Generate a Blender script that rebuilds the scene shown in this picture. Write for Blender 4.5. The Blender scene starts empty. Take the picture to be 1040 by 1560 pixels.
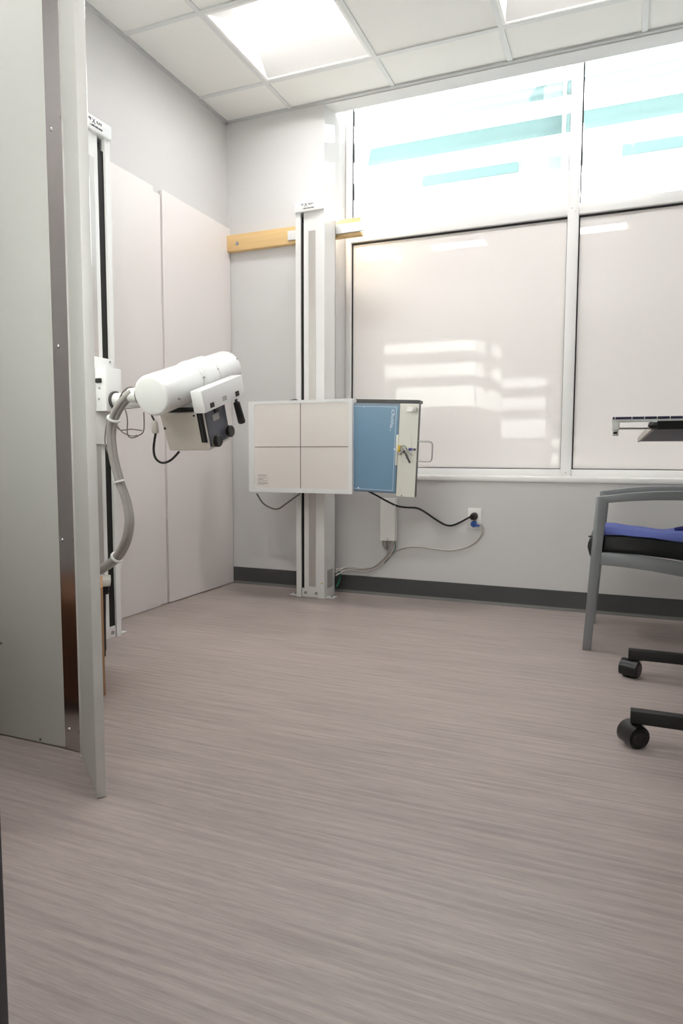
import bpy, bmesh, math, random
from mathutils import Vector, Matrix
random.seed(4)
D = bpy.data
COL = bpy.context.scene.collection
R = math.radians

# ------------------------------------------------------------------ camera
CX, CY, CZ, YAW, PIT, ROL, FPX = 2.2239, -3.5974, 0.7871, 0.3906, -0.0827, 0.0027, 1032.0
CAM = Vector((CX, CY, CZ))
FW = Vector((-math.sin(YAW)*math.cos(PIT), math.cos(YAW)*math.cos(PIT), math.sin(PIT)))
R0 = Vector((math.cos(YAW), math.sin(YAW), 0)); U0 = R0.cross(FW)
RT = R0*math.cos(ROL) + U0*math.sin(ROL); UP = U0*math.cos(ROL) - R0*math.sin(ROL)
cd = D.cameras.new('camera'); cam = D.objects.new('camera', cd); COL.objects.link(cam)
cd.sensor_fit = 'HORIZONTAL'; cd.sensor_width = 36; cd.lens = 36*FPX/1040
cd.clip_start = 0.02; cd.clip_end = 200
cam.matrix_world = Matrix(((RT.x, UP.x, -FW.x, CX), (RT.y, UP.y, -FW.y, CY), (RT.z, UP.z, -FW.z, CZ), (0, 0, 0, 1)))
bpy.context.scene.camera = cam
def at(px, py, ax, v):
    """point where the ray through a photo pixel meets the plane (axis ax = v)"""
    d = FW + RT*((px-520)/FPX) - UP*((py-780)/FPX)
    return CAM + d*((v-CAM[ax])/d[ax])

# ------------------------------------------------------------------ world, sun, exposure
SKY = 3.0
SUN = 16.0
LAMP = 13.5
HALL_FILL = 150.0  # strength of the two fill lights added out of view in the hall
w = D.worlds.new('sky'); bpy.context.scene.world = w; w.use_nodes = True
bg = w.node_tree.nodes['Background']; bg.inputs[0].default_value = (0.86, 0.94, 1.0, 1); bg.inputs[1].default_value = SKY
sl = D.lights.new('sun', 'SUN'); sl.energy = SUN; sl.angle = R(0.53); sl.color = (1, 0.975, 0.94)
so = D.objects.new('sun', sl); COL.objects.link(so); so.location = (2, 6, 5)
so.rotation_euler = Vector((-0.28, -1.0, -0.34)).to_track_quat('-Z', 'Y').to_euler()
vs = bpy.context.scene.view_settings
vs.view_transform = 'Standard'; vs.look = 'None'; vs.gamma = 1; vs.use_curve_mapping = False; vs.exposure = 1.27

# ------------------------------------------------------------------ materials
def lin(c): return tuple(((x/255)/12.92 if x/255 <= .04045 else ((x/255+.055)/1.055)**2.4) for x in c)
MATS = {}
def mat(name, rgb, rough=.5, metal=0, var=.04, scale=30, bump=0, coat=0, spec=.5, stretch=None, bscale=None):
    m = D.materials.new(name); m.use_nodes = True; nt = m.node_tree; N = nt.nodes; L = nt.links
    b = N['Principled BSDF']; c = lin(rgb)
    tc = N.new('ShaderNodeTexCoord'); mp = N.new('ShaderNodeMapping'); L.new(tc.outputs['Object'], mp.inputs[0])
    if stretch: mp.inputs['Scale'].default_value = stretch
    nz = N.new('ShaderNodeTexNoise'); nz.inputs['Scale'].default_value = scale; nz.inputs['Detail'].default_value = 4
    L.new(mp.outputs[0], nz.inputs['Vector'])
    mx = N.new('ShaderNodeMix'); mx.data_type = 'RGBA'
    mx.inputs[6].default_value = (*[x*(1-var) for x in c], 1); mx.inputs[7].default_value = (*[min(1, x*(1+var)) for x in c], 1)
    L.new(nz.outputs['Fac'], mx.inputs[0]); L.new(mx.outputs[2], b.inputs['Base Color'])
    b.inputs['Roughness'].default_value = rough; b.inputs['Metallic'].default_value = metal
    b.inputs['Specular IOR Level'].default_value = spec; b.inputs['Coat Weight'].default_value = coat
    if bump:
        n2 = N.new('ShaderNodeTexNoise'); n2.inputs['Scale'].default_value = bscale or scale*4; L.new(mp.outputs[0], n2.inputs['Vector'])
        bp = N.new('ShaderNodeBump'); bp.inputs['Strength'].default_value = bump; bp.inputs['Distance'].default_value = .002
        L.new(n2.outputs['Fac'], bp.inputs['Height']); L.new(bp.outputs[0], b.inputs['Normal'])
    MATS[name] = m
    return m
mat('wall', (214, 212, 212), .75, var=.015, scale=6, bump=.15, bscale=260)
mat('hall_wall', (205, 202, 196), .8, var=.015, scale=6)
mat('panel', (238, 232, 230), .35, var=.01, scale=3)
mat('tile', (238, 237, 234), .9, var=.02, scale=120, bump=.25, bscale=500)
mat('grid', (220, 221, 221), .5, var=.01)
mat('angle', (196, 197, 198), .5, var=.01)
mat('white_paint', (233, 232, 231), .32, var=.01, scale=8)
mat('white_satin', (236, 236, 236), .28, var=.008, scale=8, coat=.2)
mat('collimator_cream', (216, 209, 200), .4, var=.01, scale=8)
mat('alu_white', (238, 237, 236), .35, var=.01, scale=20)
mat('gasket', (26, 26, 34), .6)
mat('base_vinyl', (72, 73, 74), .45, var=.05, scale=20)
mat('base_toe_highlight', (104, 102, 100), .5, var=.05, scale=20)  # paler than the vinyl: highlight along the cove toe painted into the colour
mat('black', (18, 17, 17), .5, var=.1)
mat('black_gloss', (20, 20, 22), .3, var=.1)
mat('black_belt', (14, 12, 11), .7)
mat('dark_grey', (70, 69, 70), .45, var=.05)
mat('panel_grey', (92, 94, 104), .45, var=.03)
mat('steel', (170, 168, 166), .3, 1, var=.05, scale=60, stretch=(1, 1, .05))
mat('steel_strip', (200, 195, 192), .35, .6, var=.12, scale=40, stretch=(1, 1, .08))
mat('stainless', (204, 199, 197), .17, 1, var=.04, scale=80, stretch=(.05, .05, 1))
mat('screw', (190, 190, 192), .25, 1)
mat('screen', (220, 221, 215), .45, var=.015, scale=4)
mat('screen_edge', (226, 225, 221), .4, var=.01, scale=4)
mat('bucky_face', (238, 232, 227), .16, var=.01, scale=4, coat=.4)
mat('bucky_line', (70, 58, 52), .5)
mat('tray_cream', (226, 225, 215), .35, var=.01, scale=8)
mat('cassette_blue', (116, 152, 180), .35, var=.03, scale=10)
mat('cassette_grey', (120, 130, 142), .4)
mat('print_white', (232, 240, 246), .5)
mat('print_black', (40, 40, 46), .6)
mat('label_grey', (176, 174, 172), .5, var=.05, scale=200)
mat('hose_grey', (166, 161, 158), .5, var=.05)
mat('wire_grey', (128, 122, 116), .5, var=.05)
mat('cord_grey', (190, 182, 176), .5, var=.03)
mat('wire_green', (44, 120, 92), .5)
mat('plug_blue', (52, 92, 170), .35)
mat('plastic_clear', (208, 205, 198), .35)
mat('yellow', (222, 190, 84), .5)
mat('key_blue', (52, 44, 138), .4)
mat('outlet_white', (238, 237, 235), .3, var=.005)
mat('chair_grey', (136, 139, 142), .4, .25, var=.03, scale=200)
mat('chair_light', (176, 179, 182), .35, .25, var=.02, scale=200)
mat('vinyl_black', (24, 24, 25), .38, var=.1, scale=60, bump=.15, bscale=200)
mat('cloth_blue', (92, 104, 170), .85, var=.08, scale=200, bump=.4, bscale=700)
mat('cloth_navy', (40, 44, 112), .85, var=.08, scale=200)
mat('table_grey', (98, 98, 100), .5, var=.02)
mat('table_edge', (186, 178, 172), .5, var=.03)
mat('caliper_alu', (232, 234, 232), .3, .2, var=.01)
mat('caliper_navy', (44, 38, 72), .4)
mat('cardboard', (178, 138, 104), .85, var=.06, scale=40)
mat('cabinet_wood', (120, 80, 50), .5, var=.2, scale=6, stretch=(6, 6, .6))
mat('jamb', (66, 66, 70), .45, var=.03)
mat('troffer_white', (240, 239, 238), .45, var=.005)
mat('facade', (74, 71, 69), .85, var=.05, scale=8)
mat('concrete', (104, 102, 98), .9, var=.06, scale=3)
mat('fin', (126, 152, 153), .35, var=.02, scale=4)
mat('fin_white', (168, 172, 172), .4, var=.01, scale=4)
mat('fin_teal', (116, 142, 144), .3, var=.04, scale=40)

def wood():
    m = mat('pine', (226, 191, 136), .6, var=.12, scale=5, stretch=(.6, 6, 9), bump=.1, bscale=40)
    return m
wood()
def floor_mat():
    m = D.materials.new('floor'); m.use_nodes = True; nt = m.node_tree; N = nt.nodes; L = nt.links; b = N['Principled BSDF']
    tc = N.new('ShaderNodeTexCoord')
    def nz(sx, sy, det, sc=1, rough=.6):
        mp = N.new('ShaderNodeMapping'); mp.inputs['Scale'].default_value = (sx, sy, 1); L.new(tc.outputs['Object'], mp.inputs[0])
        n = N.new('ShaderNodeTexNoise'); n.inputs['Scale'].default_value = sc; n.inputs['Detail'].default_value = det; n.inputs['Roughness'].default_value = rough
        L.new(mp.outputs[0], n.inputs['Vector']); return n
    a = nz(3.2, 80, 6); c = nz(22, 420, 3); e = nz(1.6, 7, 4); s = nz(2.0, 40, 2)
    def ramp(src, p0, c0, p1, c1):
        r = N.new('ShaderNodeValToRGB'); r.color_ramp.elements[0].position = p0; r.color_ramp.elements[0].color = (*c0, 1)
        r.color_ramp.elements[1].position = p1; r.color_ramp.elements[1].color = (*c1, 1); L.new(src, r.inputs[0]); return r
    ra = ramp(a.outputs['Fac'], .34, lin((158, 145, 141)), .66, lin((181, 168, 163)))
    rc = ramp(c.outputs['Fac'], .3, (.88, .88, .88), .7, (1.08, 1.08, 1.08))
    re = ramp(e.outputs['Fac'], .3, (.93, .93, .93), .7, (1.06, 1.06, 1.06))
    rs = ramp(s.outputs['Fac'], .68, (0, 0, 0), .78, (.5, .5, .5))
    def mul(x, y):
        k = N.new('ShaderNodeMix'); k.data_type = 'RGBA'; k.blend_type = 'MULTIPLY'; k.inputs[0].default_value = 1; k.clamp_result = False
        L.new(x, k.inputs[6]); L.new(y, k.inputs[7]); return k.outputs[2]
    o = mul(mul(ra.outputs[0], rc.outputs[0]), re.outputs[0])
    k = N.new('ShaderNodeMix'); k.data_type = 'RGBA'; L.new(rs.outputs[0], k.inputs[0]); L.new(o, k.inputs[6]); k.inputs[7].default_value = (*lin((206, 195, 190)), 1)
    L.new(k.outputs[2], b.inputs['Base Color'])
    b.inputs['Roughness'].default_value = .42; b.inputs['Specular IOR Level'].default_value = .4
    bp = N.new('ShaderNodeBump'); bp.inputs['Strength'].default_value = .12; bp.inputs['Distance'].default_value = .001
    L.new(c.outputs['Fac'], bp.inputs['Height']); L.new(bp.outputs[0], b.inputs['Normal'])
    MATS['floor'] = m
floor_mat()
def glass_mat():
    m = D.materials.new('clear_glass'); m.use_nodes = True; N = m.node_tree.nodes; L = m.node_tree.links; N.remove(N['Principled BSDF'])
    t = N.new('ShaderNodeBsdfTransparent'); t.inputs[0].default_value = (.96, .99, .985, 1)
    g = N.new('ShaderNodeBsdfGlossy'); g.inputs['Roughness'].default_value = .02
    f = N.new('ShaderNodeFresnel'); f.inputs[0].default_value = 1.45
    x = N.new('ShaderNodeMixShader'); L.new(f.outputs[0], x.inputs[0]); L.new(t.outputs[0], x.inputs[1]); L.new(g.outputs[0], x.inputs[2])
    L.new(x.outputs[0], N['Material Output'].inputs[0]); MATS['clear_glass'] = m
glass_mat()
def film_mat():
    # glass with a white translucent film: diffuse, a little daylight passing through, polished face
    m = D.materials.new('film_glass'); m.use_nodes = True; N = m.node_tree.nodes; L = m.node_tree.links; N.remove(N['Principled BSDF'])
    tc = N.new('ShaderNodeTexCoord'); nz = N.new('ShaderNodeTexNoise'); nz.inputs['Scale'].default_value = 1.3; L.new(tc.outputs['Object'], nz.inputs['Vector'])
    mx = N.new('ShaderNodeMix'); mx.data_type = 'RGBA'; mx.inputs[6].default_value = (*lin((240, 235, 233)), 1); mx.inputs[7].default_value = (*lin((242, 238, 236)), 1); L.new(nz.outputs['Fac'], mx.inputs[0])
    d = N.new('ShaderNodeBsdfDiffuse'); L.new(mx.outputs[2], d.inputs[0])
    t = N.new('ShaderNodeBsdfTranslucent'); L.new(mx.outputs[2], t.inputs[0])
    x1 = N.new('ShaderNodeMixShader'); x1.inputs[0].default_value = FILM; L.new(d.outputs[0], x1.inputs[1]); L.new(t.outputs[0], x1.inputs[2])
    g = N.new('ShaderNodeBsdfGlossy'); g.inputs['Roughness'].default_value = .01
    f = N.new('ShaderNodeFresnel'); f.inputs[0].default_value = 1.5
    x = N.new('ShaderNodeMixShader'); L.new(f.outputs[0], x.inputs[0]); L.new(x1.outputs[0], x.inputs[1]); L.new(g.outputs[0], x.inputs[2])
    L.new(x.outputs[0], N['Material Output'].inputs[0]); MATS['film_glass'] = m
FILM = 0.115
film_mat()
def lamp_mat(name, s, col):
    m = D.materials.new(name); m.use_nodes = True; b = m.node_tree.nodes['Principled BSDF']
    b.inputs['Base Color'].default_value = (.9, .9, .9, 1); b.inputs['Emission Color'].default_value = (*col, 1); b.inputs['Emission Strength'].default_value = s
    MATS[name] = m
lamp_mat('lens', LAMP, (1, .985, .965)); lamp_mat('hall_fill_lens', HALL_FILL, (1, .985, .965))

# ------------------------------------------------------------------ geometry helpers
class G:
    def __init__(s): s.v = []; s.f = []; s.bev = 0
    def add(s, vs, fs):
        o = len(s.v); s.v += [Vector(p) for p in vs]; s.f += [[i+o for i in f] for f in fs]; return s
    def box(s, x0, x1, y0, y1, z0, z1):
        return s.add([(x0,y0,z0),(x1,y0,z0),(x1,y1,z0),(x0,y1,z0),(x0,y0,z1),(x1,y0,z1),(x1,y1,z1),(x0,y1,z1)],
                     [(0,3,2,1),(4,5,6,7),(0,1,5,4),(1,2,6,5),(2,3,7,6),(3,0,4,7)])
    def prism(s, poly, ax, a, b):
        """poly of 2D points in the two other axes (order x,y,z without ax), extruded from a to b"""
        def p3(p, t):
            q = list(p); q.insert(ax, t); return q
        n = len(poly); vs = [p3(p, a) for p in poly]+[p3(p, b) for p in poly]
        fs = [tuple(range(n)), tuple(range(2*n-1, n-1, -1))]+[(i, i+n, (i+1) % n+n, (i+1) % n) for i in range(n)]
        return s.add(vs, fs)
    def cyl(s, p0, p1, r0, r1=None, n=20):
        return s.lathe(p0, p1, [(0, 0), (0, r0), (1, r0 if r1 is None else r1), (1, 0)], n)
    def lathe(s, p0, p1, prof, n=24):
        p0 = Vector(p0); p1 = Vector(p1); d = p1-p0
        q = d.to_track_quat('Z', 'Y'); vs = []; fs = []; rows = []
        for t, r in prof:
            c = p0+d*t
            if r <= 1e-6: rows.append([len(vs)]); vs.append(c)
            else:
                rows.append(list(range(len(vs), len(vs)+n)))
                vs += [c+q @ Vector((r*math.cos(2*math.pi*k/n), r*math.sin(2*math.pi*k/n), 0)) for k in range(n)]
        for a, b in zip(rows, rows[1:]):
            for k in range(n):
                k2 = (k+1) % n
                if len(a) == 1 and len(b) == 1: continue
                if len(a) == 1: fs.append((a[0], b[k2], b[k]))
                elif len(b) == 1: fs.append((a[k], a[k2], b[0]))
                else: fs.append((a[k], a[k2], b[k2], b[k]))
        return s.add(vs, fs)
    def tube(s, pts, r, n=8, sub=6, closed=False):
        pts = [Vector(p) for p in pts]; P = []
        m = len(pts)
        for i in range(m if closed else m-1):
            if closed: a, b, c, d = pts[i-1], pts[i], pts[(i+1) % m], pts[(i+2) % m]
            else: a, b, c, d = pts[max(i-1, 0)], pts[i], pts[i+1], pts[min(i+2, m-1)]
            for k in range(sub):
                t = k/sub
                P.append(.5*((2*b)+(c-a)*t+(2*a-5*b+4*c-d)*t*t+(3*b-a-3*c+d)*t**3))
        if not closed: P.append(pts[-1])
        L_ = len(P); vs = []; fs = []; nrm = None
        for i, p in enumerate(P):
            t = (P[(i+1) % L_]-P[i-1]) if closed else (P[min(i+1, L_-1)]-P[max(i-1, 0)])
            t.normalize()
            if nrm is None:
                nrm = t.cross(Vector((0, 0, 1)) if abs(t.z) < .9 else Vector((1, 0, 0)))
            nrm = (nrm-t*nrm.dot(t)).normalized(); bn = t.cross(nrm)
            vs += [p+nrm*(r*math.cos(2*math.pi*k/n))+bn*(r*math.sin(2*math.pi*k/n)) for k in range(n)]
        for i in range(L_ if closed else L_-1):
            j = (i+1) % L_
            for k in range(n):
                k2 = (k+1) % n; fs.append((i*n+k, i*n+k2, j*n+k2, j*n+k))
        if not closed: fs += [tuple(range(n-1, -1, -1)), tuple((L_-1)*n+k for k in range(n))]
        return s.add(vs, fs)
    def xf(s, M): s.v = [M @ p for p in s.v]; return s
    def bevel(s, w, seg=2): s.bev = w; s.seg = seg; return s
WM = {}
def obj(name, g, m, parent=None, smooth=None, label=None):
    me = D.meshes.new(name)
    inv = WM[parent.name].inverted() if parent else Matrix.Identity(4)
    me.from_pydata([inv @ p for p in g.v], [], g.f)
    bm = bmesh.new(); bm.from_mesh(me)
    bmesh.ops.recalc_face_normals(bm, faces=bm.faces)
    if g.bev:
        es = [e for e in bm.edges if len(e.link_faces) == 2 and e.calc_face_angle(0) > R(25)]
        bmesh.ops.bevel(bm, geom=es, offset=g.bev, segments=g.seg, affect='EDGES', profile=.5, clamp_overlap=True)
    bm.to_mesh(me); bm.free()
    if smooth or g.bev:
        me.shade_smooth(); me.set_sharp_from_angle(angle=R(smooth or 40))
    me.materials.append(MATS[m])
    o = D.objects.new(name, me); COL.objects.link(o)
    if parent: o.parent = parent
    WM[o.name] = WM[parent.name].copy() if parent else Matrix.Identity(4)
    if label: o['label'] = label
    return o
def tag(o, label, cat, group=None):
    o['label'] = label; o['category'] = cat
    if group: o['group'] = group
    return o
def thing(name, loc, label, cat, group=None):
    o = D.objects.new(name, None); COL.objects.link(o); o.location = loc; o.empty_display_size = .05
    WM[o.name] = Matrix.Translation(loc); return tag(o, label, cat, group)
def struct(name, g, m, **k):
    o = obj(name, g, m, **k); o['kind'] = 'structure'; return o
def structroot(name, loc=(0, 0, 0)):
    o = D.objects.new(name, None); COL.objects.link(o); o.location = loc; WM[o.name] = Matrix.Translation(loc); o['kind'] = 'structure'; return o
def share(src, name, parent, loc):
    o = D.objects.new(name, src.data); COL.objects.link(o); o.parent = parent; o.location = loc; return o
def text(name, s, M, size, m, parent, align='CENTER', depth=.0006):
    c = D.curves.new(name, 'FONT'); c.body = s; c.size = size; c.align_x = align; c.align_y = 'CENTER'; c.extrude = depth
    t = D.objects.new(name, c); COL.objects.link(t)
    dg = bpy.context.evaluated_depsgraph_get(); me = D.meshes.new_from_object(t.evaluated_get(dg))
    D.objects.remove(t); D.curves.remove(c)
    me.transform(WM[parent.name].inverted() @ M); me.materials.clear(); me.materials.append(MATS[m]); me.name = name
    o = D.objects.new(name, me); COL.objects.link(o); o.parent = parent; WM[o.name] = WM[parent.name].copy(); return o
def frame(o, xa, ya):
    """matrix whose x and y axes are xa, ya (z = xa x ya) with origin o"""
    xa = Vector(xa).normalized(); za = xa.cross(Vector(ya)).normalized(); ya = za.cross(xa)
    return Matrix(((xa.x, ya.x, za.x, o[0]), (xa.y, ya.y, za.y, o[1]), (xa.z, ya.z, za.z, o[2]), (0, 0, 0, 1)))

# ------------------------------------------------------------------ the room
H = 2.7376; XR = 3.42; YF = -3.05; YC = -4.75; T = .6096; GX = .428; GY = -.2961
struct('floor', G().box(-.1, XR+.1, YC-.1, .36, -.06, 0), 'floor')
struct('wall_left', G().box(-.12, 0, YC, .25, 0, 2.95), 'wall')
RX = .634; RX2 = 3.29; YW = .25
struct('wall_back', G().prism([(0, 0), (RX, 0), (.660, .15), (.660, .36), (0, .36)], 2, 0, 2.95).box(.634, RX2, 0, .36, 0, .655).box(RX2, XR, 0, .36, 0, 2.95), 'wall')
struct('wall_facade', G().box(-4, .66, .16, .36, 2.95, 6).box(.66, XR+4, .16, .36, 2.97, 6).box(-4, -.12, .16, .36, 0, 2.95).box(XR+.12, XR+4, .16, .36, 0, 2.95), 'facade')
struct('trim_3', G().box(RX, RX2, 0, .11, 2.728, 2.97).box(RX, RX2, .11, YW+.12, 2.955, 2.97), 'wall', label='ceiling edge above the window')
struct('roof', G().box(-4, XR+4, -9, .36, 6, 6.1).box(0, XR, YC, 0, 2.97, 3.05), 'wall')
struct('wall_right', G().box(XR, XR+.12, YC, .25, 0, 2.95), 'wall')
JX = 1.55; JX2 = 2.56; DH = 2.14
struct('wall_front', G().box(0, JX-.04, YF-.12, YF, 0, 2.95).box(JX2+.04, XR, YF-.12, YF, 0, 2.95).box(JX-.04, JX2+.04, YF-.12, YF, DH+.04, 2.95), 'wall')
struct('wall_hall', G().box(-.12, XR+.12, YC-.12, YC, 0, 2.95), 'hall_wall')
jf = G()
for a, b in ((JX-.05, JX), (JX2, JX2+.05)): jf.box(a, b, YF-.14, YF+.02, 0, DH)
jf.box(JX-.05, JX2+.05, YF-.14, YF+.02, DH, DH+.05); jf.bevel(.004)
struct('trim_1', jf, 'jamb', label='dark grey metal door frame at the very near left edge')
def base(name, pts, n):
    # pts: two xy points, n: inward normal
    p0, p1 = Vector((*pts[0], 0)), Vector((*pts[1], 0)); nn = Vector((*n, 0))
    o = struct(name, mk(p0, p1, nn, [(0, 0), (.006, 0), (.006, .1), (.004, .1016), (0, .1016)]), 'base_vinyl')
    obj('toe', mk(p0, p1, nn, [(.006, 0), (.013, 0), (.012, .004), (.0075, .011), (.006, .016)]), 'base_toe_highlight', o)
def mk(p0, p1, nn, prof):
    g = G(); k = len(prof)
    vs = [p+nn*a+Vector((0, 0, z)) for p in (p0, p1) for a, z in prof]
    return g.add(vs, [tuple(range(k)), tuple(range(2*k-1, k-1, -1))]+[(i, i+k, (i+1) % k+k, (i+1) % k) for i in range(k)])
base('baseboard_back', ((.022, 0), (XR, 0)), (0, -1))
base('baseboard_right', ((XR, 0), (XR, YF)), (-1, 0))
base('baseboard_left', ((0, -1.97), (0, YF)), (1, 0))
base('baseboard_front', ((0, YF), (JX-.06, YF)), (0, 1))

# ceiling: slab, wall angle, grid bars, tiles
ceil = struct('ceiling', G().box(0, XR, YC, 0, H+.12, H+.2), 'tile')
xs = [0]+[GX+k*T for k in range(5)]+[XR]
ys = [0]+[GY-k*T for k in range(5)]+[YF]
TROF = {(1, 1), (3, 1), (1, 4), (3, 4)}
for x in xs[1:-1]: obj('grid_bar', G().box(x-.012, x+.012, YF, 0, H, H+.006).box(x-.002, x+.002, YF, 0, H+.006, H+.03), 'grid', ceil)
for y in ys[1:-1]:
    for xa, xb in zip(xs, xs[1:]):
        obj('cross_bar', G().box(xa+.012, xb-.012, y-.012, y+.012, H, H+.006).box(xa+.012, xb-.012, y-.002, y+.002, H+.006, H+.03), 'grid', ceil)
for a in (G().box(0, .02, YF, 0, H-.004, H+.006), G().box(0, XR, -.02, 0, H-.004, H+.006), G().box(XR-.02, XR, YF, 0, H-.004, H+.006), G().box(0, XR, YF, YF+.02, H-.004, H+.006)):
    obj('wall_angle', a, 'angle', ceil)
tcache = {}
for i, (xa, xb) in enumerate(zip(xs, xs[1:])):
    for j, (ya, yb) in enumerate(zip(ys, ys[1:])):
        if (i, j) in TROF: continue
        key = (round(xb-xa, 3), round(ya-yb, 3)); cx_, cy_ = (xa+xb)/2, (ya+yb)/2
        if key not in tcache:
            hx, hy = (xb-xa)/2-.004, (ya-yb)/2-.004
            tcache[key] = obj('ceiling_tile', G().box(-hx, hx, -hy, hy, H+.0065, H+.022), 'tile', ceil); tcache[key].location = (cx_, cy_, 0)
        else: share(tcache[key], 'ceiling_tile', ceil, (cx_, cy_, 0))
hc = struct('ceiling_hall', G().box(0, XR, YC, YF-.12, H, H+.1), 'tile')

def troffer(cx_, cy_, label, z=H, lens='lens'):
    t = thing('ceiling_light', (cx_, cy_, z), label, 'ceiling light', 'recessed ceiling lights')
    h = .288
    fr = G()
    for s in (-1, 1):
        fr.box(cx_+s*h-.009, cx_+s*h+.009, cy_-h-.009, cy_+h+.009, z+.001, z+.012)
        fr.box(cx_-h+.009, cx_+h-.009, cy_+s*h-.009, cy_+s*h+.009, z+.001, z+.012)
    obj('rim', fr, 'troffer_white', t)
    hs = G().box(cx_-.297, cx_+.297, cy_-.297, cy_+.297, z+.085, z+.09)
    for s in (-1, 1):
        hs.box(cx_+s*.294-.003, cx_+s*.294+.003, cy_-.297, cy_+.297, z+.012, z+.085); hs.box(cx_-.297, cx_+.297, cy_+s*.294-.003, cy_+s*.294+.003, z+.012, z+.085)
    obj('housing', hs, 'troffer_white', t)
    hl = .245
    for s in (-1, 1):   # curved reflectors either side of the lens
        g = G(); vs = []; fs = []
        for k in range(9):
            u = k/8; y = cy_+s*(.282-.19*u); zz = z+.006+.055*(.75*u+.25*math.sin(u*math.pi/2))
            e = h-.006-(h-hl)*u
            vs += [(cx_-e, y, zz), (cx_+e, y, zz)]
        for k in range(8): fs.append((2*k, 2*k+1, 2*k+3, 2*k+2))
        obj('reflector', g.add(vs, fs), 'troffer_white', t, smooth=60)
        # sloped end plate
        g = G(); vs = []
        prof = [(-.282, .006)]+[(-.282+.19*k/8, .006+.055*(.75*k/8+.25*math.sin(k/8*math.pi/2))) for k in range(1, 9)]
        prof = prof+[(-p, q) for p, q in reversed(prof)]
        for p, q in prof:
            u = min(1, (.282-abs(p))/.19); vs += [(cx_+s*(h-.006), cy_+p, z+.004), (cx_+s*(h-.006-(h-hl)*u), cy_+p, z+q)]
        obj('end_plate', g.add(vs, [(2*k, 2*k+1, 2*k+3, 2*k+2) for k in range(len(prof)-1)]), 'troffer_white', t, smooth=60)
    g = G(); n = 10
    poly = [(cy_+.095*math.cos(math.pi*k/n), z+.0595-.004*math.sin(math.pi*k/n)) for k in range(n+1)]
    g.prism(poly, 0, cx_-hl+.002, cx_+hl-.002)
    obj('lens', g, lens, t, smooth=50, label='glowing white lens')
troffer((xs[1]+xs[2])/2, (ys[1]+ys[2])/2, 'square recessed ceiling light fully in view with a glowing band near the corner')
troffer((xs[3]+xs[4])/2, (ys[1]+ys[2])/2, 'square recessed ceiling light cut by the top edge above the window mullion')
troffer((xs[1]+xs[2])/2, (ys[4]+ys[5])/2, 'square recessed ceiling light mirrored in the left frosted window pane')
troffer((xs[3]+xs[4])/2, (ys[4]+ys[5])/2, 'square recessed ceiling light mirrored in the right frosted window pane')
troffer(1.2, -3.95, 'added unseen fill light in the hall ceiling, left of the doorway', H-.0125, 'hall_fill_lens')  # both hall lights are unseen, added to brighten the screen front and foreground
troffer(2.4, -3.95, 'added unseen fill light in the hall ceiling, straight behind the doorway', H-.0125, 'hall_fill_lens')

# ------------------------------------------------------------------ window
win = structroot('window_1', (RX, YW, .66))
ZT0, ZT1 = 2.048, 2.104; MX0, MX1 = 1.919, 1.975; GL = .694; ZB = .7175; ZH = 2.955; WR = 3.165
obj('jamb', G().box(.661, GL, YW, YW+.1, .66, ZH).bevel(.003), 'alu_white', win)
obj('jamb', G().box(WR, RX2-.001, YW, YW+.1, .66, ZH).bevel(.003), 'alu_white', win)
obj('mullion', G().box(MX0, MX1, YW-.006, YW+.1, .66, ZH).bevel(.003), 'alu_white', win)
obj('head_rail', G().box(GL, MX0, YW+.02, YW+.1, ZH-.012, ZH).bevel(.003), 'alu_white', win)
obj('head_rail', G().box(MX1, WR, YW+.02, YW+.1, ZH-.012, ZH).bevel(.003), 'alu_white', win)
for xa, xb in ((GL, MX0), (MX1, WR)):
    obj('transom', G().box(xa, xb, YW, YW+.1, ZT0, ZT1).bevel(.003), 'alu_white', win)
    obj('bottom_rail', G().box(xa, xb, YW, YW+.1, .66, ZB).bevel(.003), 'alu_white', win)
    def ring(z0, z1, yy, wd, tp):
        g = G()
        g.box(xa, xa+wd, yy, yy+.012, z0, z1).box(xb-wd*.6, xb, yy, yy+.012, z0, z1)
        g.box(xa, xb, yy, yy+.012, z1-tp, z1).box(xa, xb, yy, yy+.012, z0, z0+.004); return g
    obj('gasket', ring(ZB, ZT0, YW+.022, .006, .009), 'gasket', win)
    obj('gasket', ring(ZT1, ZH-.012, YW+.03, .007, .004), 'gasket', win)
    obj('frosted_pane', G().box(xa, xb, YW+.03, YW+.036, ZB, ZT0), 'film_glass', win, label='white frosted glass pane with soft reflections')
    obj('clear_pane', G().box(xa, xb, YW+.04, YW+.046, ZT1, ZH-.012), 'clear_glass', win, label='clear glass pane')
for x, z in ((1.940, 2.080), (1.954, 2.063), (1.947, .70)):
    obj('screw', G().cyl((x, YW-.006, z), (x, YW-.0085, z), .003, n=10), 'screw', win)
struct('trim_2', G().box(RX-.001, RX2, -.008, YW+.02, .655, .681).bevel(.004), 'alu_white', label='white window sill board')

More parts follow.
